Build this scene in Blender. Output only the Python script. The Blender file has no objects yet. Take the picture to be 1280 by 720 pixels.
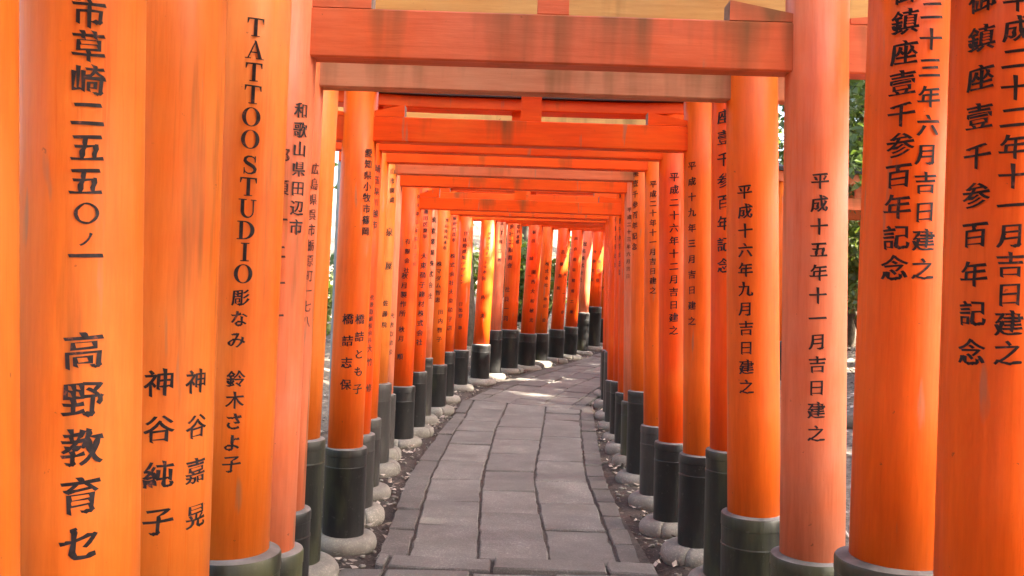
import bpy, bmesh, math, random
import numpy as np
from mathutils import Vector, Matrix, noise as mnoise
R = math.radians
random.seed(7)
S = bpy.context.scene
C = S.collection

# ------------------------------------------------------------------ camera
F_PX, ROLL, EYE = 1100.0, R(1.85), 1.5
cr, sr = math.cos(ROLL), math.sin(ROLL)
cam_d = bpy.data.cameras.new('camera')
cam_d.sensor_width = 36.0
cam_d.lens = 36.0 * F_PX / 1280.0
cam_d.clip_start, cam_d.clip_end = 0.02, 500
cam = bpy.data.objects.new('camera', cam_d)
C.objects.link(cam)
cam.matrix_world = Matrix(((cr, -sr, 0, 0), (0, 0, -1, 0), (sr, cr, 0, EYE), (0, 0, 0, 1)))
S.camera = cam

def at(px, py, depth):
    """pixel of the 1280x720 photograph -> point at a given distance down the path"""
    dx, dz = (px - 640) / F_PX, (360 - py) / F_PX
    return Vector(((dx * cr - dz * sr) * depth, depth, EYE + (dx * sr + dz * cr) * depth))

def on_ground(px, py, h=0.0):
    d = at(px, py, 1.0)
    t = (EYE - h) / (EYE - d.z)
    return Vector((d.x * t, t, h))

# ------------------------------------------------------------------ sky, sun, exposure
SUN_AZ, SUN_EL = R(104), R(38)          # azimuth clockwise from +Y: from the right, a little behind
w = bpy.data.worlds.new('World'); S.world = w; w.use_nodes = True
nt = w.node_tree
bg = nt.nodes['Background']
sky = nt.nodes.new('ShaderNodeTexSky')
sky.sky_type = 'NISHITA'; sky.sun_disc = False
sky.dust_density = 7.0; sky.air_density = 0.7; sky.ozone_density = 0.4; sky.sun_elevation = SUN_EL; sky.sun_rotation = SUN_AZ
nt.links.new(sky.outputs[0], bg.inputs[0])
bg.inputs[1].default_value = 0.15
SUN_DIR = Vector((math.sin(SUN_AZ) * math.cos(SUN_EL), math.cos(SUN_AZ) * math.cos(SUN_EL), math.sin(SUN_EL)))
sun_d = bpy.data.lights.new('sun', 'SUN'); sun_d.energy = 4.5; sun_d.angle = R(0.53); sun_d.color = (1.0, 0.9, 0.74)
sun = bpy.data.objects.new('sun', sun_d); C.objects.link(sun)
sun.rotation_euler = SUN_DIR.to_track_quat('Z', 'Y').to_euler()
sun.location = (6, -4, 12)
S.view_settings.view_transform = 'Standard'
S.view_settings.look = 'None'
S.view_settings.exposure = 3.42
S.view_settings.gamma = 1.0
S.cycles.max_bounces = 8
S.cycles.diffuse_bounces = 6
S.cycles.transparent_max_bounces = 6
S.cycles.use_denoising = True

# ------------------------------------------------------------------ helpers
def tag(o, label=None, cat=None, group=None, kind=None):
    if label: o['label'] = label
    if cat: o['category'] = cat
    if group: o['group'] = group
    if kind: o['kind'] = kind
    return o

def obj(name, me, mats=None, parent=None, loc=None, rot=None):
    o = bpy.data.objects.new(name, me)
    C.objects.link(o)
    if mats is not None and me is not None and len(me.materials) == 0:
        for m in (mats if isinstance(mats, (list, tuple)) else [mats]):
            me.materials.append(m)
    if parent: o.parent = parent
    if loc is not None: o.location = loc
    if rot is not None: o.rotation_euler = rot
    return o

def mesh(name, verts, faces, smooth=False):
    me = bpy.data.meshes.new(name)
    me.from_pydata([tuple(v) for v in verts], [], faces)
    me.update()
    if smooth:
        me.polygons.foreach_set('use_smooth', [True] * len(me.polygons))
    return me

def from_bm(name, bm, smooth=False):
    me = bpy.data.meshes.new(name)
    bmesh.ops.recalc_face_normals(bm, faces=bm.faces[:])
    bm.to_mesh(me); bm.free()
    if smooth:
        me.polygons.foreach_set('use_smooth', [True] * len(me.polygons))
    return me

def lathe(bm, profile, seg=48, a0=0.0, a1=2 * math.pi, jitter=None, mat_of=None):
    """profile: list of (r, z) bottom to top; closed ring or an arc with end caps"""
    full = abs(a1 - a0 - 2 * math.pi) < 1e-6
    n = seg if full else seg + 1
    rings = []
    for i, (r, z) in enumerate(profile):
        ring = []
        for k in range(n):
            a = a0 + (a1 - a0) * k / seg
            rr, zz = r, z
            if jitter:
                rr, zz = jitter(r, z, a)
            ring.append(bm.verts.new((rr * math.cos(a), rr * math.sin(a), zz)))
        rings.append(ring)
    for i in range(len(rings) - 1):
        for k in range(seg):
            k2 = (k + 1) % n
            f = bm.faces.new((rings[i][k], rings[i][k2], rings[i + 1][k2], rings[i + 1][k]))
            f.smooth = True
            if mat_of: f.material_index = mat_of(i)
    if full:
        for ring in (rings[0], rings[-1]):
            if profile[rings.index(ring)][0] > 1e-5:
                f = bm.faces.new(ring)
                if mat_of: f.material_index = mat_of(0 if ring is rings[0] else len(rings) - 2)
    else:
        for k in (0, n - 1):
            bm.faces.new([rg[k] for rg in rings])
    return rings

def bevel_box(name, x0, x1, y0, y1, z0, z1, b=0.006, cuts=0, sag=None):
    """a squared timber, lightly bevelled, optionally bent along x"""
    bm = bmesh.new()
    xs = [x0 + (x1 - x0) * i / (cuts + 1) for i in range(cuts + 2)]
    prof = [(y0 + b, z0), (y1 - b, z0), (y1, z0 + b), (y1, z1 - b), (y1 - b, z1), (y0 + b, z1), (y0, z1 - b), (y0, z0 + b)]
    rings = []
    for x in xs:
        dz = sag(x) if sag else 0
        rings.append([bm.verts.new((x, p[0], p[1] + dz)) for p in prof])
    for i in range(len(rings) - 1):
        for k in range(8):
            bm.faces.new((rings[i][k], rings[i][(k + 1) % 8], rings[i + 1][(k + 1) % 8], rings[i + 1][k]))
    bm.faces.new(rings[0]); bm.faces.new(rings[-1])
    return from_bm(name, bm)

# ------------------------------------------------------------------ materials
def newmat(name):
    m = bpy.data.materials.new(name); m.use_nodes = True
    n = m.node_tree
    return m, n, n.nodes['Principled BSDF']

class NT:
    """small node builder"""
    def __init__(s, n): s.n = n
    def add(s, t, **kw):
        nd = s.n.nodes.new(t)
        for k, v in kw.items():
            if hasattr(nd, k) and not k[0].isupper(): setattr(nd, k, v)
        return nd
    def link(s, a, b): s.n.links.new(a, b)
    def coords(s, kind='Object', scale=(1, 1, 1)):
        tc = s.n.nodes.new('ShaderNodeTexCoord'); mp = s.n.nodes.new('ShaderNodeMapping')
        mp.inputs['Scale'].default_value = scale
        s.link(tc.outputs[kind], mp.inputs['Vector'])
        oi = s.n.nodes.new('ShaderNodeObjectInfo')
        ml = s.n.nodes.new('ShaderNodeMath'); ml.operation = 'MULTIPLY'; ml.inputs[1].default_value = 57.0
        s.link(oi.outputs['Random'], ml.inputs[0])
        va = s.n.nodes.new('ShaderNodeVectorMath'); va.operation = 'ADD'
        s.link(mp.outputs[0], va.inputs[0]); s.link(ml.outputs[0], va.inputs[1])
        return va.outputs[0]
    def noise(s, vec, scale, detail=4, rough=0.55):
        nd = s.n.nodes.new('ShaderNodeTexNoise')
        nd.inputs['Scale'].default_value = scale; nd.inputs['Detail'].default_value = detail
        nd.inputs['Roughness'].default_value = rough
        s.link(vec, nd.inputs['Vector'])
        return nd.outputs['Fac']
    def ramp(s, fac, p0, p1, c0=(0, 0, 0, 1), c1=(1, 1, 1, 1)):
        nd = s.n.nodes.new('ShaderNodeValToRGB')
        nd.color_ramp.elements[0].position = p0; nd.color_ramp.elements[1].position = p1
        nd.color_ramp.elements[0].color = c0; nd.color_ramp.elements[1].color = c1
        s.link(fac, nd.inputs['Fac'])
        return nd.outputs['Color']
    def mix(s, fac, a, b, blend='MIX'):
        nd = s.n.nodes.new('ShaderNodeMix'); nd.data_type = 'RGBA'; nd.blend_type = blend
        for i, v in ((0, fac), (6, a), (7, b)):
            if isinstance(v, (int, float)): nd.inputs[i].default_value = v
            elif isinstance(v, tuple): nd.inputs[i].default_value = v if len(v) == 4 else (*v, 1)
            else: s.link(v, nd.inputs[i])
        return nd.outputs[2]
    def math(s, op, a, b=None):
        nd = s.n.nodes.new('ShaderNodeMath'); nd.operation = op
        for i, v in ((0, a), (1, b)):
            if v is None: continue
            if isinstance(v, (int, float)): nd.inputs[i].default_value = v
            else: s.link(v, nd.inputs[i])
        return nd.outputs[0]
    def bump(s, h, strength, dist, target):
        nd = s.n.nodes.new('ShaderNodeBump'); nd.inputs['Strength'].default_value = strength
        nd.inputs['Distance'].default_value = dist
        s.link(h, nd.inputs['Height']); s.link(nd.outputs[0], target)

def paint(name, base, faded, amount, algae, beam=False, rough=0.45):
    """vermilion lacquer: chalky fading, faint grain, scuffs and green algae runs"""
    m, n, p = newmat(name); t = NT(n)
    stretch = (0.7, 7, 7) if beam else (7, 7, 0.7)
    drip = (7, 7, 0.9)
    v = t.coords(); vs = t.coords(scale=stretch); vd = t.coords(scale=drip)
    big = t.noise(v, 1.6, 5, 0.6)
    lo, hi = 0.75 - amount * 0.7, 1.05 - amount * 0.6
    col = t.mix(t.ramp(big, max(0, lo), max(0.05, hi)), (*base, 1), (*faded, 1))
    grain = t.noise(vs, 5.0, 5, 0.65)
    col = t.mix(t.ramp(grain, 0.3, 0.75), col, t.mix(1.0, col, (0.78, 0.68, 0.62, 1), 'MULTIPLY'))
    # brush lines and hairline checks in the timber
    vh = t.coords(scale=(0.5, 26, 26) if beam else (26, 26, 0.5))
    hair = t.noise(vh, 3.0, 4, 0.7)
    patch = t.noise(v, 2.4, 3, 0.5)
    col = t.mix(t.math('MULTIPLY', t.math('MULTIPLY', t.ramp(hair, 0.62, 0.70), t.ramp(patch, 0.48, 0.62)), 0.36), col, t.mix(1.0, col, (0.45, 0.36, 0.34, 1), 'MULTIPLY'))
    col = t.mix(t.math('MULTIPLY', t.math('MULTIPLY', t.ramp(hair, 0.42, 0.34), t.ramp(patch, 0.45, 0.66)), 0.3), col, (*faded, 1))
    fine = t.noise(v, 38.0, 3, 0.6)
    col = t.mix(t.ramp(fine, 0.715, 0.75), col, t.mix(0.6, col, (0.16, 0.05, 0.02, 1)))
    # grey-green scuffs, long and thin down the timber
    sc = t.noise(vd, 2.3, 3, 0.5)
    col = t.mix(t.math('MULTIPLY', t.ramp(sc, 0.67, 0.72), 0.5), col, (0.25, 0.19, 0.12, 1))
    if algae > 0:
        tc = n.nodes.new('ShaderNodeTexCoord'); sp = n.nodes.new('ShaderNodeSeparateXYZ')
        t.link(tc.outputs['Generated'], sp.inputs[0])
        vx = t.coords(scale=(2.7, 1.5, 0.3) if beam else (6, 6, 0.45))
        run = t.noise(vx, 1.5, 4, 0.6)
        broad = t.noise(t.coords(scale=(1.6, 1.6, 0.25)), 1.3, 3, 0.5)
        run = t.math('ADD', run, t.math('MULTIPLY', t.math('SUBTRACT', broad, 0.5), 0.55))
        hgt = t.math('MULTIPLY', t.math('SUBTRACT', sp.outputs[2], 0.5), 0.09 if beam else 0.05)
        run = t.math('ADD', run, hgt)
        k = t.math('MULTIPLY', t.ramp(run, 0.66 - 0.17 * algae, 0.80 - 0.10 * algae), 0.8)
        col = t.mix(k, col, (0.115, 0.075, 0.022, 1))
    t.link(col, p.inputs['Base Color'])
    rr = t.math('ADD', t.math('MULTIPLY', big, 0.25), rough - 0.1)
    t.link(rr, p.inputs['Roughness'])
    p.inputs['Specular IOR Level'].default_value = 0.28 if beam else 0.26
    t.bump(t.math('ADD', t.math('MULTIPLY', grain, 0.7), t.math('ADD', t.math('MULTIPLY', fine, 0.12), t.math('MULTIPLY', hair, 0.35))), 0.3, 0.006, p.inputs['Normal'])
    return m

FRESH, FADED, PINK = (0.90, 0.090, 0.0015), (0.88, 0.165, 0.014), (0.72, 0.27, 0.17)
M = {}
M['post_fresh'] = paint('vermilion_post_fresh', FRESH, FADED, 0.25, 0.0)
M['post_mid'] = paint('vermilion_post_mid', (0.90, 0.135, 0.005), FADED, 0.6, 0.0)
M['post_tan'] = paint('vermilion_post_orange', (0.86, 0.18, 0.012), (0.84, 0.27, 0.05), 0.5, 0.15)
M['post_pink'] = paint('vermilion_post_faded', (0.83, 0.165, 0.038), (0.76, 0.26, 0.145), 0.62, 0.15)
M['beam_fresh'] = paint('vermilion_beam_fresh', FRESH, FADED, 0.3, 0.5, True)
M['beam_mid'] = paint('vermilion_beam_mid', (0.70, 0.125, 0.028), (0.68, 0.19, 0.085), 0.6, 1.0, True, 0.5)
M['beam_pink'] = paint('vermilion_beam_faded', (0.64, 0.19, 0.08), (0.58, 0.28, 0.15), 0.7, 1.0, True, 0.6)
M['beam_tan'] = paint('vermilion_beam_bleached', (0.72, 0.32, 0.06), (0.66, 0.38, 0.12), 0.8, 0.8, True, 0.6)

def plain(name, c, rough=0.6, c2=None, scale=6, bump=0.15, spec=0.4, detail=5):
    m, n, p = newmat(name); t = NT(n)
    v = t.coords()
    nz = t.noise(v, scale, detail, 0.6)
    t.link(t.mix(t.ramp(nz, 0.35, 0.68), (*c, 1), (*(c2 or tuple(x * 0.7 for x in c)), 1)), p.inputs['Base Color'])
    p.inputs['Roughness'].default_value = rough
    p.inputs['Specular IOR Level'].default_value = spec
    t.bump(t.noise(v, scale * 5, 4, 0.6), bump, 0.01, p.inputs['Normal'])
    return m

def ink_mat(name, c, wear):
    m, n, p = newmat(name); t = NT(n)
    v = t.coords()
    a = t.noise(v, 42, 4, 0.7); b = t.noise(t.coords(scale=(5, 5, 1.2)), 4, 4, 0.6)
    f = t.math('ADD', t.math('MULTIPLY', a, 0.6), t.math('MULTIPLY', b, 0.4))
    col = t.mix(t.ramp(f, 0.45, 0.62), (*c, 1), tuple(x * 2.6 + 0.012 for x in c) + (1,))
    col = t.mix(t.math('MULTIPLY', t.ramp(f, 0.60 - wear, 0.68 - wear), 0.7), col, (0.42, 0.09, 0.03, 1))
    t.link(col, p.inputs['Base Color']); p.inputs['Roughness'].default_value = 0.55
    p.inputs['Specular IOR Level'].default_value = 0.3
    return m
M['ink'] = ink_mat('inscription_ink', (0.011, 0.008, 0.010), 0.015)
M['ink_old'] = ink_mat('inscription_ink_worn', (0.04, 0.014, 0.012), 0.09)
M['cap_black'] = plain('lintel_cap_black', (0.012, 0.011, 0.012), 0.5, (0.03, 0.028, 0.025), 4)
M['cut_wood'] = plain('wedge_end_grain', (0.40, 0.33, 0.29), 0.8, (0.25, 0.19, 0.15), 14)
M['rim'] = plain('sleeve_rim_dust', (0.26, 0.25, 0.24), 0.75, (0.12, 0.12, 0.11), 9)
M['steel'] = plain('galvanised_steel', (0.30, 0.33, 0.36), 0.45, (0.22, 0.24, 0.26), 12)
M['bark'] = plain('tree_bark', (0.10, 0.085, 0.065), 0.95, (0.05, 0.04, 0.03), 9, 0.8, 0.1)
M['deadwood'] = plain('dead_branch_wood', (0.20, 0.16, 0.12), 0.9, (0.09, 0.07, 0.05), 9, 0.6, 0.1)

def sleeve_mat(name, c, c2, moss):
    m, n, p = newmat(name); t = NT(n)
    v = t.coords(); vs = t.coords(scale=(4, 4, 0.9))
    a = t.noise(vs, 2.2, 5, 0.65)
    col = t.mix(t.ramp(a, 0.35, 0.72), (*c, 1), (*c2, 1))
    b = t.noise(vs, 1.1, 4, 0.6)
    col = t.mix(t.math('MULTIPLY', t.ramp(b, 0.62 - moss * 0.22, 0.8 - moss * 0.15), 0.8), col, (0.075, 0.082, 0.030, 1))
    d = t.noise(v, 30, 3, 0.7)
    col = t.mix(t.math('MULTIPLY', t.ramp(d, 0.62, 0.74), 0.35), col, (0.13, 0.125, 0.11, 1))
    t.link(col, p.inputs['Base Color'])
    t.link(t.math('ADD', t.math('MULTIPLY', a, 0.35), 0.22), p.inputs['Roughness'])
    t.bump(t.math('ADD', t.noise(vs, 9, 4), t.math('MULTIPLY', d, 0.3)), 0.3, 0.006, p.inputs['Normal'])
    return m
M['sleeve'] = sleeve_mat('black_sleeve', (0.008, 0.008, 0.009), (0.026, 0.025, 0.023), 0.15)
M['sleeve_moss'] = sleeve_mat('mossy_black_sleeve', (0.014, 0.015, 0.013), (0.036, 0.038, 0.028), 0.95)
M['sleeve_grey'] = sleeve_mat('weathered_black_sleeve', (0.028, 0.027, 0.026), (0.075, 0.068, 0.062), 0.3)

def stone_mat(name, c, c2, speck):
    m, n, p = newmat(name); t = NT(n)
    v = t.coords()
    a = t.noise(v, 3.0, 6, 0.65)
    col = t.mix(t.ramp(a, 0.38, 0.62), (*c, 1), (*c2, 1))
    oi = n.nodes.new('ShaderNodeObjectInfo')
    col = t.mix(0.5, col, t.mix(oi.outputs['Random'], (0.62, 0.60, 0.60, 1), (1.25, 1.22, 1.2, 1)), 'MULTIPLY')
    f = t.noise(v, 75, 3, 0.75)
    col = t.mix(t.math('MULTIPLY', t.ramp(f, 0.56, 0.72), speck), col, (0.55, 0.52, 0.48, 1))
    col = t.mix(t.math('MULTIPLY', t.ramp(f, 0.44, 0.30), 0.55), col, tuple(x * 0.35 for x in c) + (1,))
    st = t.noise(v, 1.1, 4, 0.7)
    col = t.mix(t.math('MULTIPLY', t.ramp(st, 0.46, 0.68), 0.7), col, tuple(x * 0.45 for x in c) + (1,))
    t.link(col, p.inputs['Base Color'])
    p.inputs['Roughness'].default_value = 0.78
    p.inputs['Specular IOR Level'].default_value = 0.3
    t.bump(t.math('ADD', t.noise(v, 14, 5, 0.7), t.math('MULTIPLY', f, 0.6)), 0.5, 0.008, p.inputs['Normal'])
    return m
M['slab'] = stone_mat('paving_granite', (0.29, 0.275, 0.25), (0.18, 0.168, 0.152), 0.6)
M['edge'] = stone_mat('edging_granite', (0.215, 0.2, 0.182), (0.145, 0.134, 0.122), 0.25)
M['base_stone'] = stone_mat('foundation_stone', (0.42, 0.39, 0.34), (0.27, 0.25, 0.20), 0.3)

def soil_mat():
    m, n, p = newmat('forest_soil'); t = NT(n)
    v = t.coords()
    a = t.noise(v, 5, 8, 0.7); b = t.noise(v, 45, 4, 0.7)
    col = t.mix(t.ramp(a, 0.35, 0.7), (0.030, 0.022, 0.019, 1), (0.085, 0.062, 0.050, 1))
    col = t.mix(t.ramp(b, 0.56, 0.68), col, (0.15, 0.12, 0.10, 1))
    at_ = n.nodes.new('ShaderNodeAttribute'); at_.attribute_name = 'bank'
    lit = t.mix(t.ramp(t.noise(v, 22, 5, 0.75), 0.36, 0.66), (0.05, 0.036, 0.027, 1), (0.27, 0.22, 0.17, 1))
    col = t.mix(at_.outputs['Fac'], col, lit)
    t.link(col, p.inputs['Base Color']); p.inputs['Roughness'].default_value = 0.95
    t.bump(t.math('ADD', a, t.math('MULTIPLY', b, 0.4)), 0.9, 0.03, p.inputs['Normal'])
    return m
M['soil'] = soil_mat()

def leaf_mat(name, c1, c2, trans=0.35, rough=0.45):
    m, n, p = newmat(name); t = NT(n)
    geo = n.nodes.new('ShaderNodeNewGeometry')
    col = t.mix(geo.outputs['Random Per Island'], (*c1, 1), (*c2, 1))
    t.link(col, p.inputs['Base Color']); p.inputs['Roughness'].default_value = rough
    if trans > 0:
        tr = n.nodes.new('ShaderNodeBsdfTranslucent'); t.link(t.mix(1.0, col, (1.5, 1.6, 0.7, 1), 'MULTIPLY'), tr.inputs[0])
        ms = n.nodes.new('ShaderNodeMixShader'); ms.inputs[0].default_value = trans
        out = n.nodes['Material Output']
        t.link(p.outputs[0], ms.inputs[1]); t.link(tr.outputs[0], ms.inputs[2]); t.link(ms.outputs[0], out.inputs[0])
    return m
M['leaf_a'] = leaf_mat('evergreen_leaf', (0.045, 0.075, 0.022), (0.11, 0.15, 0.05))
M['leaf_b'] = leaf_mat('yellow_green_leaf', (0.09, 0.13, 0.03), (0.17, 0.2, 0.06))
M['leaf_c'] = leaf_mat('glossy_dark_leaf', (0.03, 0.06, 0.025), (0.08, 0.12, 0.06), 0.25, 0.3)
M['litter'] = leaf_mat('fallen_leaf', (0.10, 0.065, 0.045), (0.50, 0.43, 0.36), 0.0, 0.8)

# ------------------------------------------------------------------ lie of the land
CL = [(0.15, -30), (0.15, -8), (0.12, 0), (0.085, 5), (0.03, 6.5), (0.03, 7.5), (0.06, 8.5), (0.12, 9.5), (0.2, 10.4),
      (0.33, 11.6), (0.55, 12.5), (0.91, 13.4), (1.71, 15.0), (2.85, 17.4), (4.4, 20.3), (6.6, 23.6), (10, 27.5), (20, 36)]
def path_h(y):
    pts = [(-100, 0), (10.2, 0), (12, .11), (13.8, .2), (15.4, .25), (16.6, .33), (18, .46), (25, 1.4), (60, 7), (120, 12)]
    return float(np.interp(y, [p[0] for p in pts], [p[1] for p in pts]))
_cl = np.array(CL, float)
def lateral(x, y):
    """signed distance from the path's centre line, right positive"""
    a, b = _cl[:-1], _cl[1:]
    d = b - a; L2 = (d * d).sum(1)
    t = np.clip((((np.array((x, y)) - a) * d).sum(1)) / L2, 0, 1)
    q = a + d * t[:, None]
    v = np.array((x, y)) - q
    k = int(np.argmin((v * v).sum(1)))
    s = d[k][1] * v[k][0] - d[k][0] * v[k][1]
    return math.copysign(math.hypot(*v[k]), s)
def ground_h(x, y):
    l = lateral(x, y); h = path_h(y)
    a = abs(l)
    if a < 0.78: return h - 0.05
    h -= 0.02
    if a > 1.35:
        k = a - 1.35
        h += (0.15 if l > 0 else 0.12) * min(k, 7) * min(1, k / 1.5)
        h += 0.14 * min(1, k) * mnoise.noise(Vector((x * 0.5, y * 0.5, 1.3)))
    h += 0.018 * mnoise.noise(Vector((x * 3, y * 3, 0)))
    return h

def build_ground():
    def axis(lo, hi, c0, c1, fine, coarse):
        v = list(np.arange(c0, c1, fine)); k = c1; st = fine
        while k < hi: v.append(k); st = min(coarse, st * 1.25); k += st
        v.append(hi); k = c0; st = fine
        while k > lo:
            st = min(coarse, st * 1.25); k -= st; v.append(max(k, lo))
        return sorted(set(round(float(a), 4) for a in v))
    xs = axis(-90, 90, -3.2, 6.5, 0.14, 6); ys = axis(-60, 130, -2, 22, 0.14, 6)
    V = [(x, y, ground_h(x, y)) for y in ys for x in xs]
    nx = len(xs)
    Fc = [(j * nx + i, j * nx + i + 1, (j + 1) * nx + i + 1, (j + 1) * nx + i) for j in range(len(ys) - 1) for i in range(nx - 1)]
    me = mesh('ground', V, Fc, True)
    bk = me.attributes.new('bank', 'FLOAT', 'POINT')         # leaf-littered banks, bare trodden soil by the paving
    bk.data.foreach_set('value', [min(1.0, max(0.0, (abs(lateral(v[0], v[1])) - 1.45) / 0.8)) for v in V])
    return obj('ground', me, M['soil'])
tag(build_ground(), 'dark forest soil rising gently either side of the path', 'ground', kind='structure')

# ------------------------------------------------------------------ the paved path, slab by slab
path_root = bpy.data.objects.new('path', None); C.objects.link(path_root)
tag(path_root, 'grey granite paved path running between the gates', 'path', kind='structure')
bed_m = plain('joint_soil', (0.05, 0.042, 0.038), 0.95, (0.10, 0.085, 0.07), 30, 0.6)
V, Fc = [], []
cs = []
for i in range(1, len(CL) - 2):
    a, b = Vector(CL[i]), Vector(CL[i + 1]); n = max(1, int((b - a).length / 0.5))
    for k in range(n): cs.append(a.lerp(b, k / n))
for i, c in enumerate(cs):
    d = (cs[min(i + 1, len(cs) - 1)] - cs[max(i - 1, 0)]).normalized(); nrm = Vector((d.y, -d.x))
    for s in (-0.74, 0, 0.74):
        q = c + nrm * s; V.append((q.x, q.y, path_h(q.y) - 0.016))
    if i:
        o = 3 * i
        Fc += [(o - 3, o - 2, o + 1, o), (o - 2, o - 1, o + 2, o + 1)]
obj('path_bed', mesh('path_bed', V, Fc, True), bed_m, path_root)

rs = random.Random(11)
def slab(quad, mat, thick=0.06, lift=0.0, gap=0.008, rough=0.004):
    """quad: 4 ground points anticlockwise; a hewn slab with uneven arrises, in its own object"""
    q = [Vector((p[0], p[1])) for p in quad]
    c = sum(q, Vector((0, 0))) / 4
    ul = (q[3] - q[0] + q[2] - q[1]).normalized(); ua = Vector((ul.y, -ul.x))
    q = [p - ua * math.copysign(gap * 1.0, (p - c).dot(ua)) - ul * math.copysign(gap * 0.55, (p - c).dot(ul)) for p in q]
    nseg = [max(2, min(7, int((q[(i + 1) % 4] - q[i]).length / 0.09))) for i in range(4)]
    out = []
    for i in range(4):
        a, b = q[i], q[(i + 1) % 4]; d = (b - a).normalized(); nn = Vector((-d.y, d.x))
        for k in range(nseg[i]):
            jit = rs.gauss(0, rough) if k else abs(rs.gauss(0, rough * 1.2))
            out.append(a.lerp(b, k / nseg[i]) + nn * jit)
    tx, ty, tz = rs.gauss(0, 0.008), rs.gauss(0, 0.008), rs.gauss(0, 0.004) + lift
    top = lambda p: path_h(p.y) + tz + (p.x - c.x) * tx + (p.y - c.y) * ty
    bm = bmesh.new()
    ch = 0.007
    r0 = [bm.verts.new((p.x - c.x, p.y - c.y, top(p) - thick)) for p in out]
    r1 = [bm.verts.new((p.x - c.x, p.y - c.y, top(p) - ch - rs.random() * 0.003)) for p in out]
    r2 = []
    for p in out:
        w_ = p + (c - p).normalized() * (ch + rs.random() * 0.004)
        r2.append(bm.verts.new((w_.x - c.x, w_.y - c.y, top(w_))))
    n = len(out)
    for A, B in ((r0, r1), (r1, r2)):
        for k in range(n): bm.faces.new((A[k], A[(k + 1) % n], B[(k + 1) % n], B[k]))
    bm.faces.new(r2)
    me = from_bm('paving_slab', bm)
    return obj('paving_slab', me, mat, path_root, (c.x, c.y, 0))

# six long joints, read from the photograph and laid on the ground
JO = {
 'ol': [(436, 760), (480, 672), (510, 592), (550, 538), (595, 486)],
 'il': [(496, 740), (514, 681), (537, 599), (569, 538), (602, 492)],
 'j1': [(596, 760), (597, 700), (602, 599), (620, 534), (645, 489)],
 'j2': [(699, 760), (687, 700), (667, 599), (676, 548), (685, 493)],
 'ir': [(795, 760), (774, 702), (732, 595), (726, 538), (725, 497)],
 'or': [(826, 760), (803, 702), (757, 597), (745, 534), (740, 500)]}
JW = {}
for k, pts in JO.items():
    W_ = [on_ground(*p) for p in pts]
    W_.sort(key=lambda v: v.y)
    JW[k] = (np.array([v.y for v in W_]), np.array([v.x for v in W_]))
def jx(k, y):
    ys, xs = JW[k]
    if y < ys[0]: return float(xs[0])
    return float(np.interp(y, ys, xs))
def gy(px, py): return on_ground(px, py).y
END = 10.95
rowsL = [gy(555, v) for v in (698, 657, 626, 599, 576, 554, 538, 525, 513, 502)]
rowsM = [gy(640, v) for v in (703, 677, 641, 613, 588, 567, 549, 534, 520, 507, 498)]
rowsR = [gy(715, v) for v in (703, 662, 629, 602, 578, 562, 546, 532, 519, 508)]
rowsOL = [gy(505, v) for v in (690, 660, 636, 614, 590, 574, 556, 541, 527, 515, 504)]
rowsOR = [gy(770, v) for v in (704, 680, 662, 645, 628, 612, 596, 582, 568, 555, 540, 526, 514)]
Y0 = 4.86
def column(a, b, rows, mat):
    rows = [Y0] + [r for r in rows if r > Y0 + 0.15] + [END]
    for y0, y1 in zip(rows[:-1], rows[1:]):
        if y1 - y0 < 0.12: continue
        e = rs.gauss(0, 0.008)
        slab([(jx(a, y0), y0), (jx(b, y0), y0 + e), (jx(b, y1), y1 + e), (jx(a, y1), y1)], mat)
column('ol', 'il', rowsOL, M['edge']); column('il', 'j1', rowsL, M['slab']); column('j1', 'j2', rowsM, M['slab'])
column('j2', 'ir', rowsR, M['slab']); column('ir', 'or', rowsOR, M['edge'])
# the cross course of long narrow kerb-like stones, a shade prouder
xs_c = [jx('ol', Y0) + .02, -0.62, 0.0 - 0.06, 0.56, jx('or', Y0) + .06]
for a, b in zip(xs_c[:-1], xs_c[1:]):
    slab([(a, 4.66), (b, 4.645), (b, 4.845), (a, 4.85)], M['slab'], lift=0.012)
# nearer part of the path, out of frame below
y = 4.64
while y > -2.5:
    y2 = y - rs.uniform(0.42, 0.6)
    xs_n = [-0.86, -0.62, -0.17, 0.27, 0.72, 0.98]
    for i, (a, b) in enumerate(zip(xs_n[:-1], xs_n[1:])):
        sh = rs.uniform(-0.04, 0.04) if y < 4.6 else 0
        slab([(a, y2), (b, y2), (b, y), (a, y)], M['edge'] if i in (0, 4) else M['slab'])
    y = y2
# beyond the bend the courses swing right and climb
def far_point(s, l):
    """s along the centre line from the bend, l to the right"""
    pts = [(0.14, 10.99), (0.36, 11.7), (0.62, 12.45), (0.98, 13.35), (1.71, 15.0), (2.85, 17.4), (4.4, 20.3), (6.6, 23.6)]
    acc = 0
    for i in range(len(pts) - 1):
        a, b = Vector(pts[i]), Vector(pts[i + 1]); L = (b - a).length
        if s <= acc + L or i == len(pts) - 2:
            t = (s - acc) / L
            def tang(j):
                j = max(0, min(len(pts) - 2, j)); return (Vector(pts[j + 1]) - Vector(pts[j])).normalized()
            d = tang(i).lerp(tang(i + 1), max(0, t - 0.5)) if t > 0.5 else tang(i - 1).lerp(tang(i), min(1, t + 0.5))
            d.normalize()
            q = a + (b - a) * t + Vector((d.y, -d.x)) * l
            return (q.x, q.y)
        acc += L
ls = [-0.70, -0.50, -0.12, 0.26, 0.62, 0.78]
for i, (a, b) in enumerate(zip(ls[:-1], ls[1:])):
    s = 0.02
    first = True
    while s < 12.5:
        L = rs.uniform(0.40, 0.62) if not first else rs.uniform(0.22, 0.6)
        first = False
        e = rs.gauss(0, 0.02)
        slab([far_point(s, a), far_point(s + e, b), far_point(s + L + e, b), far_point(s + L, a)], M['edge'] if i in (0, 4) else M['slab'])
        s += L

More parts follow.
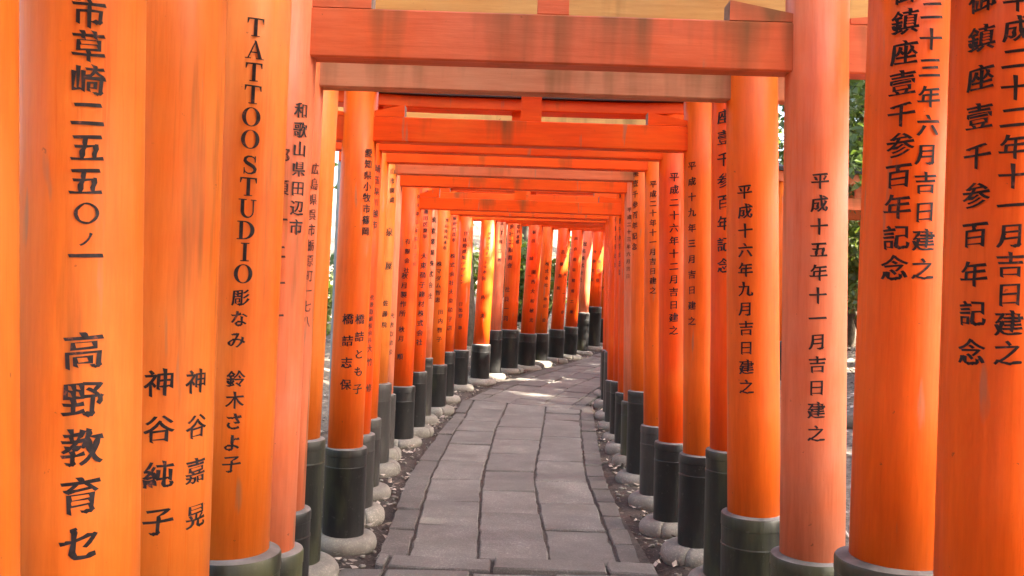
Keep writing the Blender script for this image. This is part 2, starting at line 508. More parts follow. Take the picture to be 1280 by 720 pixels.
# ------------------------------------------------------------------ lettering
GL = {}
def contour_style(bm):
    """brush-like contrast: thicken uprights, thin the cross strokes, lift them to the right"""
    off = {}
    for v in bm.verts:
        be = [e for e in v.link_edges if e.is_boundary]
        if not be: continue
        n = Vector((0, 0))
        for e in be:
            f = e.link_faces[0]
            mid = (e.verts[0].co + e.verts[1].co) / 2
            d = e.verts[1].co - e.verts[0].co
            if d.length < 1e-7: continue
            nn = Vector((d.y, -d.x)).normalized()
            fc = f.calc_center_median()
            # the outward side is away from the face next to the edge
            test = mid.xy + nn * 1e-4
            other = [w_ for w_ in f.verts if w_ not in e.verts]
            if other:
                s = (other[0].co.xy - mid.xy).dot(nn)
                if s > 0: nn = -nn
            n += nn
        if n.length > 1e-6:
            n.normalize(); off[v] = n
    # stroke ends: heads pressed in at the start, a raised shoulder where a cross stroke stops
    for e in [e for e in bm.edges if e.is_boundary]:
        d = e.verts[1].co - e.verts[0].co
        if not 0.03 < d.length < 0.13: continue
        nn = Vector((d.y, -d.x)).normalized(); mid = (e.verts[0].co + e.verts[1].co) / 2
        other = [w_ for w_ in e.link_faces[0].verts if w_ not in e.verts]
        if other and (other[0].co.xy - mid.xy).dot(nn) > 0: nn = -nn
        hi = max(e.verts, key=lambda q: q.co.y); lo = min(e.verts, key=lambda q: q.co.y)
        rt = max(e.verts, key=lambda q: q.co.x); lf = min(e.verts, key=lambda q: q.co.x)
        if nn.x > 0.93: hi.co += Vector((-0.015, 0.045, 0)); lo.co += Vector((0.028, 0.0, 0))
        elif nn.x < -0.93: hi.co += Vector((-0.035, 0.022, 0)); lo.co += Vector((0.012, 0.006, 0))
        elif nn.y < -0.93: lf.co += Vector((0.006, 0.03, 0)); rt.co += Vector((0, -0.03, 0))
        elif nn.y > 0.93: lf.co += Vector((-0.035, 0.03, 0)); rt.co += Vector((0.01, -0.012, 0))
    for v, n in off.items():
        k = 1 + 0.7 * mnoise.noise(Vector((v.co.x * 4, v.co.y * 4, len(off) * 0.37)))
        v.co.x += n.x * 0.031 * k
        v.co.y += n.y * 0.007 * k
    for v in bm.verts:
        x, y = v.co.x, v.co.y
        v.co.y = y + 0.07 * x + 0.012 * math.sin(7 * x + 3 * y)
        v.co.x = x + 0.012 * math.sin(6 * y + 2 * x)

def serif_letter(ch):
    """bold roman capitals drawn as polygons in a 1 x 1 box centred on the origin"""
    P = []
    def rect(x0, y0, x1, y1): P.append([(x0, y0), (x1, y0), (x1, y1), (x0, y1)])
    def ring(cx, cy, rx, ry, ix, iy, a0=0, a1=360):
        n = 28
        for k in range(n):
            t0, t1 = R(a0 + (a1 - a0) * k / n), R(a0 + (a1 - a0) * (k + 1) / n)
            P.append([(cx + ix * math.cos(t0), cy + iy * math.sin(t0)), (cx + rx * math.cos(t0), cy + ry * math.sin(t0)),
                      (cx + rx * math.cos(t1), cy + ry * math.sin(t1)), (cx + ix * math.cos(t1), cy + iy * math.sin(t1))])
    h = 0.46
    if ch == 'T':
        rect(-.085, -h + .04, .085, h - .07); rect(-.2, -h, .2, -h + .045); rect(-.40, h - .075, .40, h)
        P.append([(-.40, h - .07), (-.40, h - .27), (-.36, h - .27), (-.30, h - .07)])
        P.append([(.40, h - .07), (.30, h - .07), (.36, h - .27), (.40, h - .27)])
    elif ch == 'I':
        rect(-.085, -h + .045, .085, h - .045); rect(-.2, -h, .2, -h + .05); rect(-.2, h - .05, .2, h)
    elif ch == 'O':
        ring(0, 0, .44, .48, .25, .435)
    elif ch == 'D':
        rect(-.30, -h + .04, -.13, h - .04); rect(-.41, -h, -.05, -h + .05); rect(-.41, h - .05, -.05, h)
        ring(-.08, 0, .50, h, .30, h - .06, -90, 90)
    elif ch == 'U':
        rect(-.32, -.12, -.15, h - .04); rect(-.43, h - .05, -.05, h); rect(.24, -.12, .31, h - .04); rect(.14, h - .05, .42, h)
        n = 20
        for k in range(n):
            t0, t1 = math.pi + math.pi * k / n, math.pi + math.pi * (k + 1) / n
            f = lambda t: (-.005 + .315 * math.cos(t), -.12 + .36 * math.sin(t))
            g = lambda t: (.045 + .195 * math.cos(t), -.12 + .28 * math.sin(t))
            P.append([g(t0), f(t0), f(t1), g(t1)])
    elif ch == 'A':
        P.append([(-.04, h), (.06, h), (.36, -h + .04), (.17, -h + .04)])
        P.append([(-.02, h - .08), (.0, h - .2), (-.27, -h + .04), (-.34, -h + .04)])
        rect(-.19, -.17, .15, -.11); rect(-.46, -h, -.17, -h + .045); rect(.07, -h, .46, -h + .045)
    elif ch == 'S':
        pts = [(.24, .24), (.20, .36), (.06, .43), (-.10, .42), (-.22, .33), (-.24, .2), (-.16, .1), (0, .02), (.16, -.07), (.25, -.19), (.22, -.33), (.08, -.42), (-.08, -.43), (-.22, -.36), (-.27, -.22)]
        wd = [.02, .03, .035, .045, .07, .085, .09, .095, .09, .085, .07, .045, .035, .03, .02]
        Lp, Rp = [], []
        for i, p in enumerate(pts):
            a = Vector(pts[max(0, i - 1)]); b = Vector(pts[min(len(pts) - 1, i + 1)]); d = (b - a).normalized(); n = Vector((-d.y, d.x))
            Lp.append(Vector(p) + n * wd[i]); Rp.append(Vector(p) - n * wd[i])
        for i in range(len(pts) - 1): P.append([tuple(Rp[i]), tuple(Rp[i + 1]), tuple(Lp[i + 1]), tuple(Lp[i])])
        rect(.21, .14, .27, .46); rect(-.29, -.46, -.24, -.14)
    bm = bmesh.new()
    for poly in P:
        bm.faces.new([bm.verts.new((x, y, 0)) for x, y in poly])
    return bm

def glyph(ch, roman=False):
    key = (ch, roman)
    if key in GL: return GL[key]
    if roman:
        bm = serif_letter(ch)
    else:
        cu = bpy.data.curves.new('glyph', 'FONT'); cu.body = ch; cu.size = 1.0; cu.resolution_u = 6 if ch in '〇のなみさよも' else 3
        o = bpy.data.objects.new('glyph', cu); C.objects.link(o)
        dg = bpy.context.evaluated_depsgraph_get()
        me = bpy.data.meshes.new_from_object(o.evaluated_get(dg))
        bm = bmesh.new(); bm.from_mesh(me)
        bpy.data.objects.remove(o); bpy.data.curves.remove(cu); bpy.data.meshes.remove(me)
        bmesh.ops.remove_doubles(bm, verts=bm.verts[:], dist=1e-5)
        for v in bm.verts: v.co.x -= GCX; v.co.y -= GCY; v.co /= GEM
        contour_style(bm)
    for k in range(-4, 5):
        g = bm.verts[:] + bm.edges[:] + bm.faces[:]
        bmesh.ops.bisect_plane(bm, geom=g, plane_co=(k * 0.115, 0, 0), plane_no=(1, 0, 0))
    bm.verts.index_update()
    GL[key] = ([v.co.xy.copy() for v in bm.verts], [[v.index for v in f.verts] for f in bm.faces])
    bm.free()
    return GL[key]
# measure the em box once from a character that fills it
GCX = GCY = 0.0; GEM = 1.0
_cu = bpy.data.curves.new('glyph', 'FONT'); _cu.body = '国'; _o = bpy.data.objects.new('glyph', _cu); C.objects.link(_o)
_me = bpy.data.meshes.new_from_object(_o.evaluated_get(bpy.context.evaluated_depsgraph_get()))
_xs = [v.co.x for v in _me.vertices]; _ys = [v.co.y for v in _me.vertices]
print('GLYPH', len(_xs), min(_xs), max(_xs), min(_ys), max(_ys))
GCX, GCY = (min(_xs) + max(_xs)) / 2, (min(_ys) + max(_ys)) / 2
GEM = (max(_ys) - min(_ys)) * 1.02
bpy.data.objects.remove(_o); bpy.data.curves.remove(_cu); bpy.data.meshes.remove(_me)

# ------------------------------------------------------------------ torii gates
def pillar_mesh(r, h0, h1):
    bm = bmesh.new()
    lathe(bm, [(r * 1.012, h0), (r * 1.01, h0 + 0.5), (r, (h0 + h1) / 2), (r * 0.985, h1)], 48)
    return from_bm('pillar', bm)

def sleeve_mesh(rp, rsl, h0, h1, seed):
    """black collar round the foot of a pillar: banded, with a grey worn rim sloping up to the post"""
    rr = random.Random(seed)
    band = rr.uniform(0.09, 0.14)
    bm = bmesh.new()
    prof = [(rsl * 1.0, h0), (rsl, h1 - band - 0.012), (rsl * 1.012, h1 - band - 0.008), (rsl * 1.012, h1 - band), (rsl * 0.995, h1 - band + 0.003),
            (rsl * 0.995, h1 - band * 0.42), (rsl * 1.01, h1 - band * 0.42 + 0.003), (rsl * 1.01, h1 - 0.008), (rsl * 0.985, h1), (rp * 1.0, h1 + 0.008), (rp * 0.8, h1 + 0.008)]
    lathe(bm, prof, 40, mat_of=lambda i: 1 if i >= 8 else 0)
    me = from_bm('sleeve', bm)
    me.set_sharp_from_angle(angle=R(28))
    return me

def base_mesh(ri, ro, hgt, seed):
    """doughnut-shaped foundation stone, some in two halves with an open joint"""
    rr = random.Random(seed)
    off = Vector((rr.random() * 50, rr.random() * 50, rr.random() * 50))
    def jit(r, z, a):
        n = mnoise.noise(Vector((r * 4 * math.cos(a), r * 4 * math.sin(a), z * 5)) + off) * 0.008
        n2 = mnoise.noise(Vector((r * 14 * math.cos(a), r * 14 * math.sin(a), z * 14)) + off) * 0.004
        return r + n + n2, z + (n * 0.5 + n2 if z > 0 else 0)
    bm = bmesh.new()
    prof = [(ro * 0.84, -0.06), (ro * 0.93, 0.0), (ro * 0.985, hgt * 0.2), (ro, hgt * 0.42), (ro * 0.985, hgt * 0.6), (ro * 0.94, hgt * 0.78), (ro * 0.87, hgt * 0.91), (ro * 0.79, hgt * 0.98), (ro * 0.7, hgt), (ri * 0.9, hgt * 1.0)]
    a = rr.uniform(0, math.pi)
    if rr.random() < 0.6:
        g = 0.009
        lathe(bm, prof, 20, a + g, a + math.pi - g, jit); lathe(bm, prof, 20, a + math.pi + g, a + 2 * math.pi - g, jit)
    else:
        lathe(bm, prof, 40, jitter=jit)
    return from_bm('stone_base', bm)

INK_LIFT = 0.0013
def inscription(parent, cols, P360, depth, r, tilt, yaw, zbase, worn=False):
    """columns: (text, x1, y1, x2, y2, size) pixel centres of the first and last character; wrapped on the round post"""
    for col in cols:
        text, x1, y1, x2, y2, size = col[:6]
        roman = len(col) > 6 and col[6] == 'roman'
        old = len(col) > 6 and col[6] == 'old'
        n = len(text); V, Fc = [], []
        dist = depth - r * 0.9
        for i, ch in enumerate(text):
            if ch == ' ': continue
            t = i / max(1, n - 1)
            qx, qy = x1 + (x2 - x1) * t, y1 + (y2 - y1) * t
            best = None
            for k in range(-80, 81):              # the angle round the post that shows at that pixel
                a = R(k)
                dd = depth - r * math.cos(a)
                p = at(qx, qy, dd)
                ax = P360.x + (p.z - P360.z) * math.tan(tilt)
                e = abs(ax + r * math.sin(a) - p.x) + (0.001 * abs(k) / 80)
                if best is None or e < best[0]: best = (e, a, p.z)
            a0 = best[1] + yaw
            h = best[2] - zbase
            s = size * (1.0 if roman else 0.77) / F_PX * dist
            gv, gf = glyph(ch, roman)
            o = len(V)
            sy = s
            jitr = random.uniform(-0.03, 0.03)
            for v in gv:
                a = a0 + v.x * s / r - math.pi / 2
                rr = r * 1.012 + INK_LIFT
                V.append((rr * math.cos(a), rr * math.sin(a), h + v.y * sy + jitr * v.x * s))
            Fc += [tuple(o + k for k in f) for f in gf]
        if V:
            obj('inscription', mesh('inscription', V, Fc), M['ink_old' if old else 'ink'], parent)

def wedge_mesh(side, L, h_in, h_out, dpt):
    """driven wedge lying on the tie beam, thick end towards the middle of the gate"""
    # x from 0 (at the post) to L (inner end)
    prof = [(0, 0), (L, 0), (L, h_in), (0, h_out)]
    bm = bmesh.new()
    fr = [bm.verts.new((side * x, -dpt / 2, z)) for x, z in prof]
    bk = [bm.verts.new((side * x, dpt / 2, z)) for x, z in prof]
    bm.faces.new(fr); bm.faces.new(bk)
    for k in range(4):
        f = bm.faces.new((fr[k], fr[(k + 1) % 4], bk[(k + 1) % 4], bk[k]))
        if k == 1: f.material_index = 1
    return from_bm('wedge', bm)

def lintel_cap_mesh(x0, x1, d, z0, hgt, sag):
    bm = bmesh.new()
    xs = [x0 + (x1 - x0) * i / 12 for i in range(13)]
    prof = [(-d / 2, z0), (d / 2, z0), (d / 2, z0 + hgt * 0.55), (0, z0 + hgt), (-d / 2, z0 + hgt * 0.55)]
    rings = [[bm.verts.new((x, p[0], p[1] + sag(x))) for p in prof] for x in xs]
    for i in range(12):
        for k in range(5): bm.faces.new((rings[i][k], rings[i][(k + 1) % 5], rings[i + 1][(k + 1) % 5], rings[i + 1][k]))
    bm.faces.new(rings[0]); bm.faces.new(rings[-1])
    return from_bm('lintel_cap', bm)

GATE_GROUP = 'vermilion torii gates lining the path'
gcount = 0
def gate(label, depth, left, right, beam=2.32, bh=0.15, tone='post_fresh', btone='beam_fresh', ltone=None, yaw=0.0,
         lin=None, lh=0.10, ltop=0.09, sl=('sleeve', 'sleeve'), txtL=(), txtR=(), toneR=None, ext=0.26, wedge=True, bd=0.095):
    """left/right: (x pixel at eye height or world x, diameter m, inward lean deg, sleeve-top height m)"""
    global gcount
    gcount += 1
    rr = random.Random(gcount * 17 + 3)
    def where(p, d):
        px = p[0]
        if isinstance(px, str): return Vector((float(px), d, EYE))
        return at(px, 360 + (px - 640) * math.tan(ROLL), d)
    PL = where(left, depth)
    if yaw and right[0] is None:
        W_ = right[4] if len(right) > 4 else 2.0
        PR = PL + Vector((math.cos(yaw) * W_, -math.sin(yaw) * W_, 0))
    else:
        PR = where(right, depth)
    mid = (PL + PR) / 2
    zb = path_h(mid.y) if mid.y < 9 else (path_h(PL.y) + path_h(PR.y)) / 2
    root = bpy.data.objects.new('torii_gate', None); C.objects.link(root)
    root.location = (mid.x, mid.y, zb); root.rotation_euler = (0, 0, -yaw)
    root.empty_display_size = 0.3
    tag(root, label, 'torii gate', GATE_GROUP)
    half = (PR - PL).length / 2
    lin = lin if lin is not None else beam + bh + 0.17
    tops = []
    for side, P, spec, txt, sm, tn in ((-1, PL, left, txtL, sl[0], tone), (1, PR, right, txtR, sl[1], toneR or tone)):
        r = spec[1] / 2
        tilt = R(spec[2]) * -side               # inward: left post leans right, right post leans left
        off = P - mid
        lx = side * half
        base_x = lx - (EYE - zb) * math.tan(tilt)
        hs = spec[3]
        piv = obj('pillar', pillar_mesh(r, hs - 0.03 if hs > 0.1 else 0.0, lin + 0.01), M[tn], root, (base_x, 0, 0), (0, tilt, 0))
        rsl = r * rr.uniform(1.2, 1.27)
        hb = rr.uniform(0.09, 0.12)
        obj('sleeve', sleeve_mesh(r, rsl, hb * 0.5, hs, gcount * 7 + side), [M[sm], M['rim']], piv, (-side * (rsl - r) * 0.55, 0, 0), (0, -tilt * 0.6, 0))
        ro = rsl * rr.uniform(1.62, 1.84)
        st = obj('stone_base', base_mesh(rsl * 0.9, ro, hb, gcount * 13 + side), M['base_stone'], piv)
        st.rotation_euler = (0, -tilt, rr.uniform(0, 6))
        st.location = (-side * (rsl - r) * 0.5, 0, -0.03)
        if txt:
            inscription(piv, txt, P, P.y, r, tilt, yaw, zb)
        tops.append(base_x + math.tan(tilt) * beam)
    # tie beam through both posts
    xl, xr = tops[0] - ext, tops[1] + ext
    tb = obj('tie_beam', bevel_box('tie_beam', xl, xr, -bd / 2, bd / 2, 0, bh, 0.006), M[btone], root, (0, 0, beam))
    if wedge:
        for side in (-1, 1):
            r = (left, right)[0 if side < 0 else 1][1] / 2
            px = tops[0 if side < 0 else 1]
            # inner and outer wedge
            wl = rr.uniform(0.17, 0.24)
            obj('wedge', wedge_mesh(-side, wl, rr.uniform(.055, .095), .03, bd * 0.96), [M[btone], M['cut_wood']], tb, (px - side * r * 0.9, 0, bh + 0.001))
            obj('wedge', wedge_mesh(side, rr.uniform(.12, .17), rr.uniform(.03, .06), .02, bd * 0.96), [M[btone], M['cut_wood']], tb, (px + side * r * 0.9, 0, bh + 0.001))
    # short strut in the middle
    sw = rr.uniform(0.11, 0.14)
    mx = (tops[0] + tops[1]) / 2
    obj('strut', bevel_box('strut', -sw / 2, sw / 2, -0.035, 0.035, beam + bh, lin, 0.004), M[btone], root, (mx, -0.005, 0))
    # lintel and its black cap, both sweeping up slightly to the ends
    ex = half + 0.46
    sag = lambda x: 0.10 * max(0, abs(x) / ex - 0.35) ** 2
    li = obj('lintel', bevel_box('lintel', mx - ex, mx + ex, -0.085, 0.085, lin, lin + lh, 0.006, 12, lambda x: sag(x - mx)), M[ltone or btone], root)
    obj('lintel_cap', lintel_cap_mesh(mx - ex - 0.05, mx + ex + 0.05, 0.25, lin + lh + 0.001, ltop, lambda x: sag(x - mx)), M['cap_black'], li)
    return root

def sh(px, py, d):       # height of a sleeve rim seen at a pixel, at a distance
    return at(px, py, d).z

for i, (yy, wd) in enumerate(((.72, 2.06), (.12, 2.1), (-.5, 2.06), (-1.15, 2.1), (-1.8, 2.06))):  # added out of view so less light reaches the near posts from behind
    gate('added unseen torii gate ' + ('one place', 'two places', 'three places', 'four places', 'five places')[i] + ' ahead of the unlettered gate by the education centre one', yy, (str(.17 - wd / 2), .24, .4, .6), (str(.17 + wd / 2), .24, .4, .6),
         beam=2.36, tone='post_mid' if i % 2 else 'post_fresh', btone='beam_mid')
gate('torii gate with unlettered orange posts just ahead of the gate with education centre inscription', 1.30, (-92, .24, -1.85, .62), ('1.22', .24, 0, .62), tone='post_tan', btone='beam_mid')
gate('torii gate whose thick orange post carries a long address and an education centre name', 1.70,
     (100, .226, -1.1, .60), ('1.24', .24, .5, .6), tone='post_tan', btone='beam_mid',
     txtL=[('市草崎二五五', 112, 18, 108, 228, 46), ('〇', 108, 268, 108, 268, 34), ('ノ', 108, 300, 108, 300, 24), ('一', 107, 322, 107, 322, 46), ('高野教育センター', 105, 440, 96, 862, 56)])
gate('torii gate inscribed with two families of four characters side by side on the left post', 2.15,
     (206, .25, 0.1, .62), (1248, .25, .2, .62), tone='post_tan', btone='beam_mid', toneR='post_mid',
     txtL=[('神谷純子', 199, 479, 198, 652, 42), ('神谷嘉晃', 246, 477, 244, 645, 38)],
     txtR=[('御鎮座壹千参百年記念', 1228, 0, 1214, 441, 40), ('平成二十二年十一月吉日建之', 1272, 0, 1259, 442, 38)])
gate('torii gate with roman capitals TATTOO STUDIO running down its left post', 2.66,
     (301, .23, .6, sh(310, 704, 2.55)), (1129, .256, -.1, sh(1105, 714, 2.54)), beam=2.5, tone='post_tan', btone='beam_mid', toneR='post_mid', sl=('sleeve_moss', 'sleeve_moss'),
     txtL=[('TATTOO', 320, 34, 313, 174, 25, 'roman'), ('STUDIO', 312, 206, 304, 342, 25, 'roman'), ('彫なみ', 301, 372, 296, 425, 25), ('鈴木さよ子', 295, 474, 289, 580, 26)],
     txtR=[('御鎮座壹千参百年記念', 1133, -10, 1118, 336, 38), ('平成二十三年六月吉日建之', 1168, -58, 1153, 337, 33)])
gate('torii gate with pale salmon posts, right post dated Heisei 15 November, left naming Wakayama', 3.28,
     (344, .226, .8, sh(345, 698, 3.17)), (1018, .23, 1.3, sh(1010, 705, 3.17)), beam=2.328, bh=.182, tone='post_pink', btone='beam_mid', sl=('sleeve_moss', 'sleeve_moss'), lin=2.76,
     txtL=[('和歌山県田辺市', 377, 138, 370, 284, 24), ('部須一二十一', 352, 195, 344, 395, 24, 'old')],
     txtR=[('平成十五年十一月吉日建之', 1025, 226, 1020, 542, 25)])
gate('torii gate with algae-streaked bleached tie beam, right post dated Heisei 16 September', 3.85,
     (362, .215, .8, sh(383, 645, 3.75)), (941, .222, 2.1, sh(935, 649, 3.74)), beam=2.346, bh=.17, tone='post_pink', btone='beam_pink', ltone='beam_tan', toneR='post_mid',
     sl=('sleeve', 'sleeve_moss'), lin=2.66, lh=.2, bd=.08,
     txtL=[('広島県呉市栃原町一七八', 394, 211, 382, 402, 18, 'old')],
     txtR=[('平成十六年九月吉日建之', 931, 239, 933, 483, 22)])
gate('taller torii gate with green mossy foot sleeve, its tie beam set higher than its neighbours', 4.50,
     (385, .205, 1.3, sh(397, 553, 4.4)), (914, .205, 1.6, sh(895, 566, 4.4)), beam=2.535, bh=.15, tone='post_tan', btone='beam_mid', toneR='post_fresh', sl=('sleeve_moss', 'sleeve_moss'), lin=2.87,
     txtR=[('御鎮座壹千参百年記念', 905, 92, 905, 332, 22)])
gate('torii gate with salmon left post naming Aichi, right post dated Heisei 19 March', 5.06,
     (441, .198, .8, sh(436, 563, 4.96)), (876, .198, 1.8, sh(860, 571, 4.96)), beam=2.312, bh=.142, tone='post_mid', btone='beam_fresh', sl=('sleeve', 'sleeve'), lin=2.655,
     txtL=[('愛知県小牧市篠岡', 461, 191, 457, 289, 13.5), ('橋詰とも子', 450, 399, 447, 486, 15.5), ('橋詰志保', 435, 399, 432, 481, 16.5)],
     txtR=[('平成十九年三月吉日建之', 865, 207, 865, 401, 13)])
gate('torii gate with thin red lintel, right post boldly dated Heisei 26 December', 5.62,
     (452.5, .185, .6, sh(463, 546, 5.52)), (842, .187, 1.8, sh(832, 556, 5.5)), beam=2.342, bh=.13, sl=('sleeve_grey', 'sleeve'), lin=2.615, lh=.075,
     txtL=[('埼玉県川越市', 472, 211, 468, 281, 12.5), ('代表取締役会長', 465, 372, 462, 425, 8), ('大竹　修'.replace('　', ' '), 462, 436, 461, 485, 12)],
     txtR=[('平成二十六年十二月吉日建之', 843, 221, 842, 413, 13.5)])
gate('torii gate with weathered beige lintel, right post dated Heisei 20 November', 6.3,
     (463.5, .18, .8, sh(470, 526, 6.2)), (821, .18, 1.6, sh(808, 534, 6.2)), beam=2.364, bh=.13, tone='post_mid', btone='beam_fresh', ltone='beam_tan', toneR='post_mid', sl=('sleeve_grey', 'sleeve_grey'), lin=2.6, lh=.2,
     txtR=[('平成二十年十一月吉日建之', 816.5, 230, 816, 363, 10.5)])
gate('torii gate behind the beige-linteled one, left foot sleeve touched by golden sun', 7.05,
     (474.5, .2, .8, sh(480, 481, 6.95)), (804, .195, 1.6, sh(790, 490, 6.95)), beam=2.38, bh=.13, tone='post_tan', toneR='post_mid', btone='beam_mid', sl=('sleeve_grey', 'sleeve'),
     txtL=[('山市関成', 491, 214, 490, 250, 9), ('泉屋', 487, 290, 486, 332, 13), ('佐藤院', 482, 379, 480, 406, 9)],
     txtR=[('御鎮座壹千参百年記念', 795, 190, 793, 308, 10.5)])
gate('slender pale pink torii gate just in front of the broad saturated orange one', 7.65,
     (485.5, .165, .8, sh(492, 494, 7.6)), (792, .165, 1.6, sh(778, 502, 7.6)), beam=2.352, bh=.13, tone='post_pink', btone='beam_fresh', sl=('sleeve_grey', 'sleeve_grey'),
     txtL=[('代表取締役', 490, 395, 488, 440, 8, 'old')], txtR=[('平成二十三年六月吉日', 787, 262, 785, 345, 7, 'old')])
gate('torii gate with broad saturated orange left post naming a workshop', 8.3,
     (508, .205, .9, sh(505, 484, 8.2)), (786, .19, 1.4, sh(773, 492, 8.2)), beam=2.215, bh=.112, sl=('sleeve', 'sleeve'),
     txtL=[('有限会社', 510, 302, 508, 338, 8), ('秋月製作所', 506, 345, 503, 392, 9.5), ('秋月 順', 502, 412, 500, 446, 9), ('東京都江東区二丁目', 523, 246, 518, 330, 6, 'old')],
     txtR=[('御鎮座壹千参百年記念', 771, 244, 769, 340, 9)])
gate('torii gate inscribed for a glass and building materials firm, dark sleeve', 8.95,
     (524.5, .19, .9, sh(529, 466, 8.85)), (779, .18, 1.3, sh(770, 478, 8.85)), beam=2.33, bh=.12, sl=('sleeve', 'sleeve'),
     txtL=[('東京都墨田区業平', 534, 241, 531, 296, 7.5), ('大東硝子建材株式会社', 530, 320, 524, 428, 9.5)],
     txtR=[('年誕生百記念', 762, 274, 761, 331, 7)])
gate('slender torii gate with greyish pink left post between two orange ones', 9.65,
     (534, .165, .9, sh(536, 448, 9.6)), (770, .17, 1.2, sh(764, 476, 9.6)), beam=2.33, bh=.12, tone='post_pink', toneR='post_fresh', sl=('sleeve_grey', 'sleeve_grey'),
     txtL=[('筑紫業業株式会社', 542, 275, 537, 370, 9)])
gate('torii gate whose left foot sleeve is split and darkly stained', 10.4,
     (549.5, .2, .9, sh(550, 458, 10.3)), (769, .19, 1.0, sh(765, 442, 10.3)), beam=2.33, bh=.12, tone='post_mid', sl=('sleeve', 'sleeve_grey'), toneR='post_fresh',
     txtL=[('富山市村水市', 559, 275, 556, 310, 6), ('株マダム智恵', 549, 330, 547, 375, 7.5), ('田内智子', 551, 390, 549, 424, 8)])
gate('torii gate inscribed for a glass shop, last before the path bends', 11.1,
     (562, .18, 1.0, sh(562, 443, 11) - .03), ('1.27', .19, 1.0, .7), beam=2.33, bh=.12,
     txtL=[('大阪府門真市', 569, 266, 567, 300, 6), ('株式会社大東硝子店', 566, 320, 562, 410, 7.5)])
FAR = [  # label, depth, x, dia, lean, sleeve py, yaw, tone, texts
 ('torii gate inscribed for a building design office where the path begins to bend', 12.0, 579, .185, 1.2, 437, 4, 'post_fresh', [('日比野建築デザイン', 582, 292, 578, 352, 6.5), ('日比野 準', 576, 380, 575, 410, 6)]),
 ('torii gate with a bright strip of sunlight down its left post and sleeve', 12.6, 606, .225, 1.9, 430, 8, 'post_fresh', [('グランスイート千本', 612, 292, 606, 340, 5.5), ('田内夫', 605, 348, 603, 395, 6.5)]),
 ('pink torii gate flecked with sun just behind the sunlit-strip gate', 13.2, 621, .2, 1.5, 412, 12, 'post_pink', [('三丁目二番', 628, 279, 624, 325, 6)]),
 ('torii gate inscribed for a trading company and all its staff', 13.8, 639.5, .235, 1.2, 411, 16, 'post_fresh', [('会社三陽商会', 640, 283, 637, 332, 7.5), ('社員一同', 634, 362, 632, 398, 8), ('東京日本橋', 649, 277, 647, 302, 6)]),
 ('torii gate with close double columns of writing right behind the trading company gate', 14.3, 664, .235, 2.7, 416, 20, 'post_fresh', [('関西大和敏光', 667, 340, 664, 400, 6.5), ('坂田 誠 一', 668, 290, 662, 345, 5.5)]),
 ('torii gate with plain orange left post touching the double-column one', 14.8, 679.5, .21, 2.0, 416, 22, 'post_mid', [('株式会社 神田 忠', 684, 330, 680, 400, 5.5)]),
 ('torii gate standing apart with narrow foliage gaps on either side', 15.4, 700, .22, 2.5, 411, 24, 'post_fresh', [('高橋英和', 704, 315, 698, 360, 5.5), ('大谷一郎', 708, 320, 703, 390, 5)]),
 ('torii gate beside the sunlit cream sleeve on the climbing bend', 16.0, 717, .215, 2.2, 407, 24, 'post_fresh', [('秋田自動車整備工業', 721, 285, 714, 390, 5)]),
 ('pale torii gate whose left post and sleeve glow cream in sunlight', 16.6, 731, .19, 1.8, 389, 25, 'post_pink', [('冠名株式会社', 731, 305, 726, 350, 6.5)]),
 ('torii gate set higher on rubble stones with a tall black sleeve', 17.2, 744, .24, 1.5, 381, 26, 'post_fresh', [('大林正和', 744, 315, 740, 350, 5), ('大林常也', 751, 315, 747, 350, 5)]),
 ('torii gate on the rubble bank just past the tall black sleeve', 17.8, 758, .22, 1.4, 396, 27, 'post_mid', [('加々美フチ', 757, 320, 754, 360, 5)]),
 ('torii gate farther up the bend, hidden behind the rubble-bank gate', 18.5, 774, .22, 1.2, 392, 28, 'post_fresh', []),
 ('torii gate far up the bend, second beyond the rubble bank', 19.2, 790, .22, 1.2, 388, 30, 'post_fresh', []),
 ('torii gate at the far end of the visible bend', 20.0, 806, .22, 1.2, 384, 31, 'post_fresh', []),
]
for (lb, d, x, dia, lean, spy, yw, tn, tx) in FAR:
    zb = path_h(d)
    gate(lb, d, (x, dia, lean, sh(x - 3, spy, d) - zb), (None, dia, 1.0, .6, 2.0 if yw < 10 else 2.1), beam=2.31, bh=.12, tone=tn, yaw=R(yw),
         sl=('sleeve', 'sleeve_grey'), txtL=tx, btone='beam_fresh')

# parallel row of gates climbing the slope to the right
for i, (x, y, b) in enumerate([(4.55, 11.6, 1.15), (5.0, 13.0, 1.45), (5.5, 14.4, 1.8)]):
    n0 = gcount
    g = gate(('first', 'second', 'third')[i] + ' torii gate of the parallel row up the wooded slope, from its foot', y,
             (str(x - 1), .22, .8, .6), (str(x + 1), .22, .8, .6), tone='post_mid', beam=2.35, bh=.16, btone='beam_mid', lh=.14)
    g.location.z = ground_h(x - 1.0, y) - 0.02
    g['group'] = 'torii gates of the parallel row'

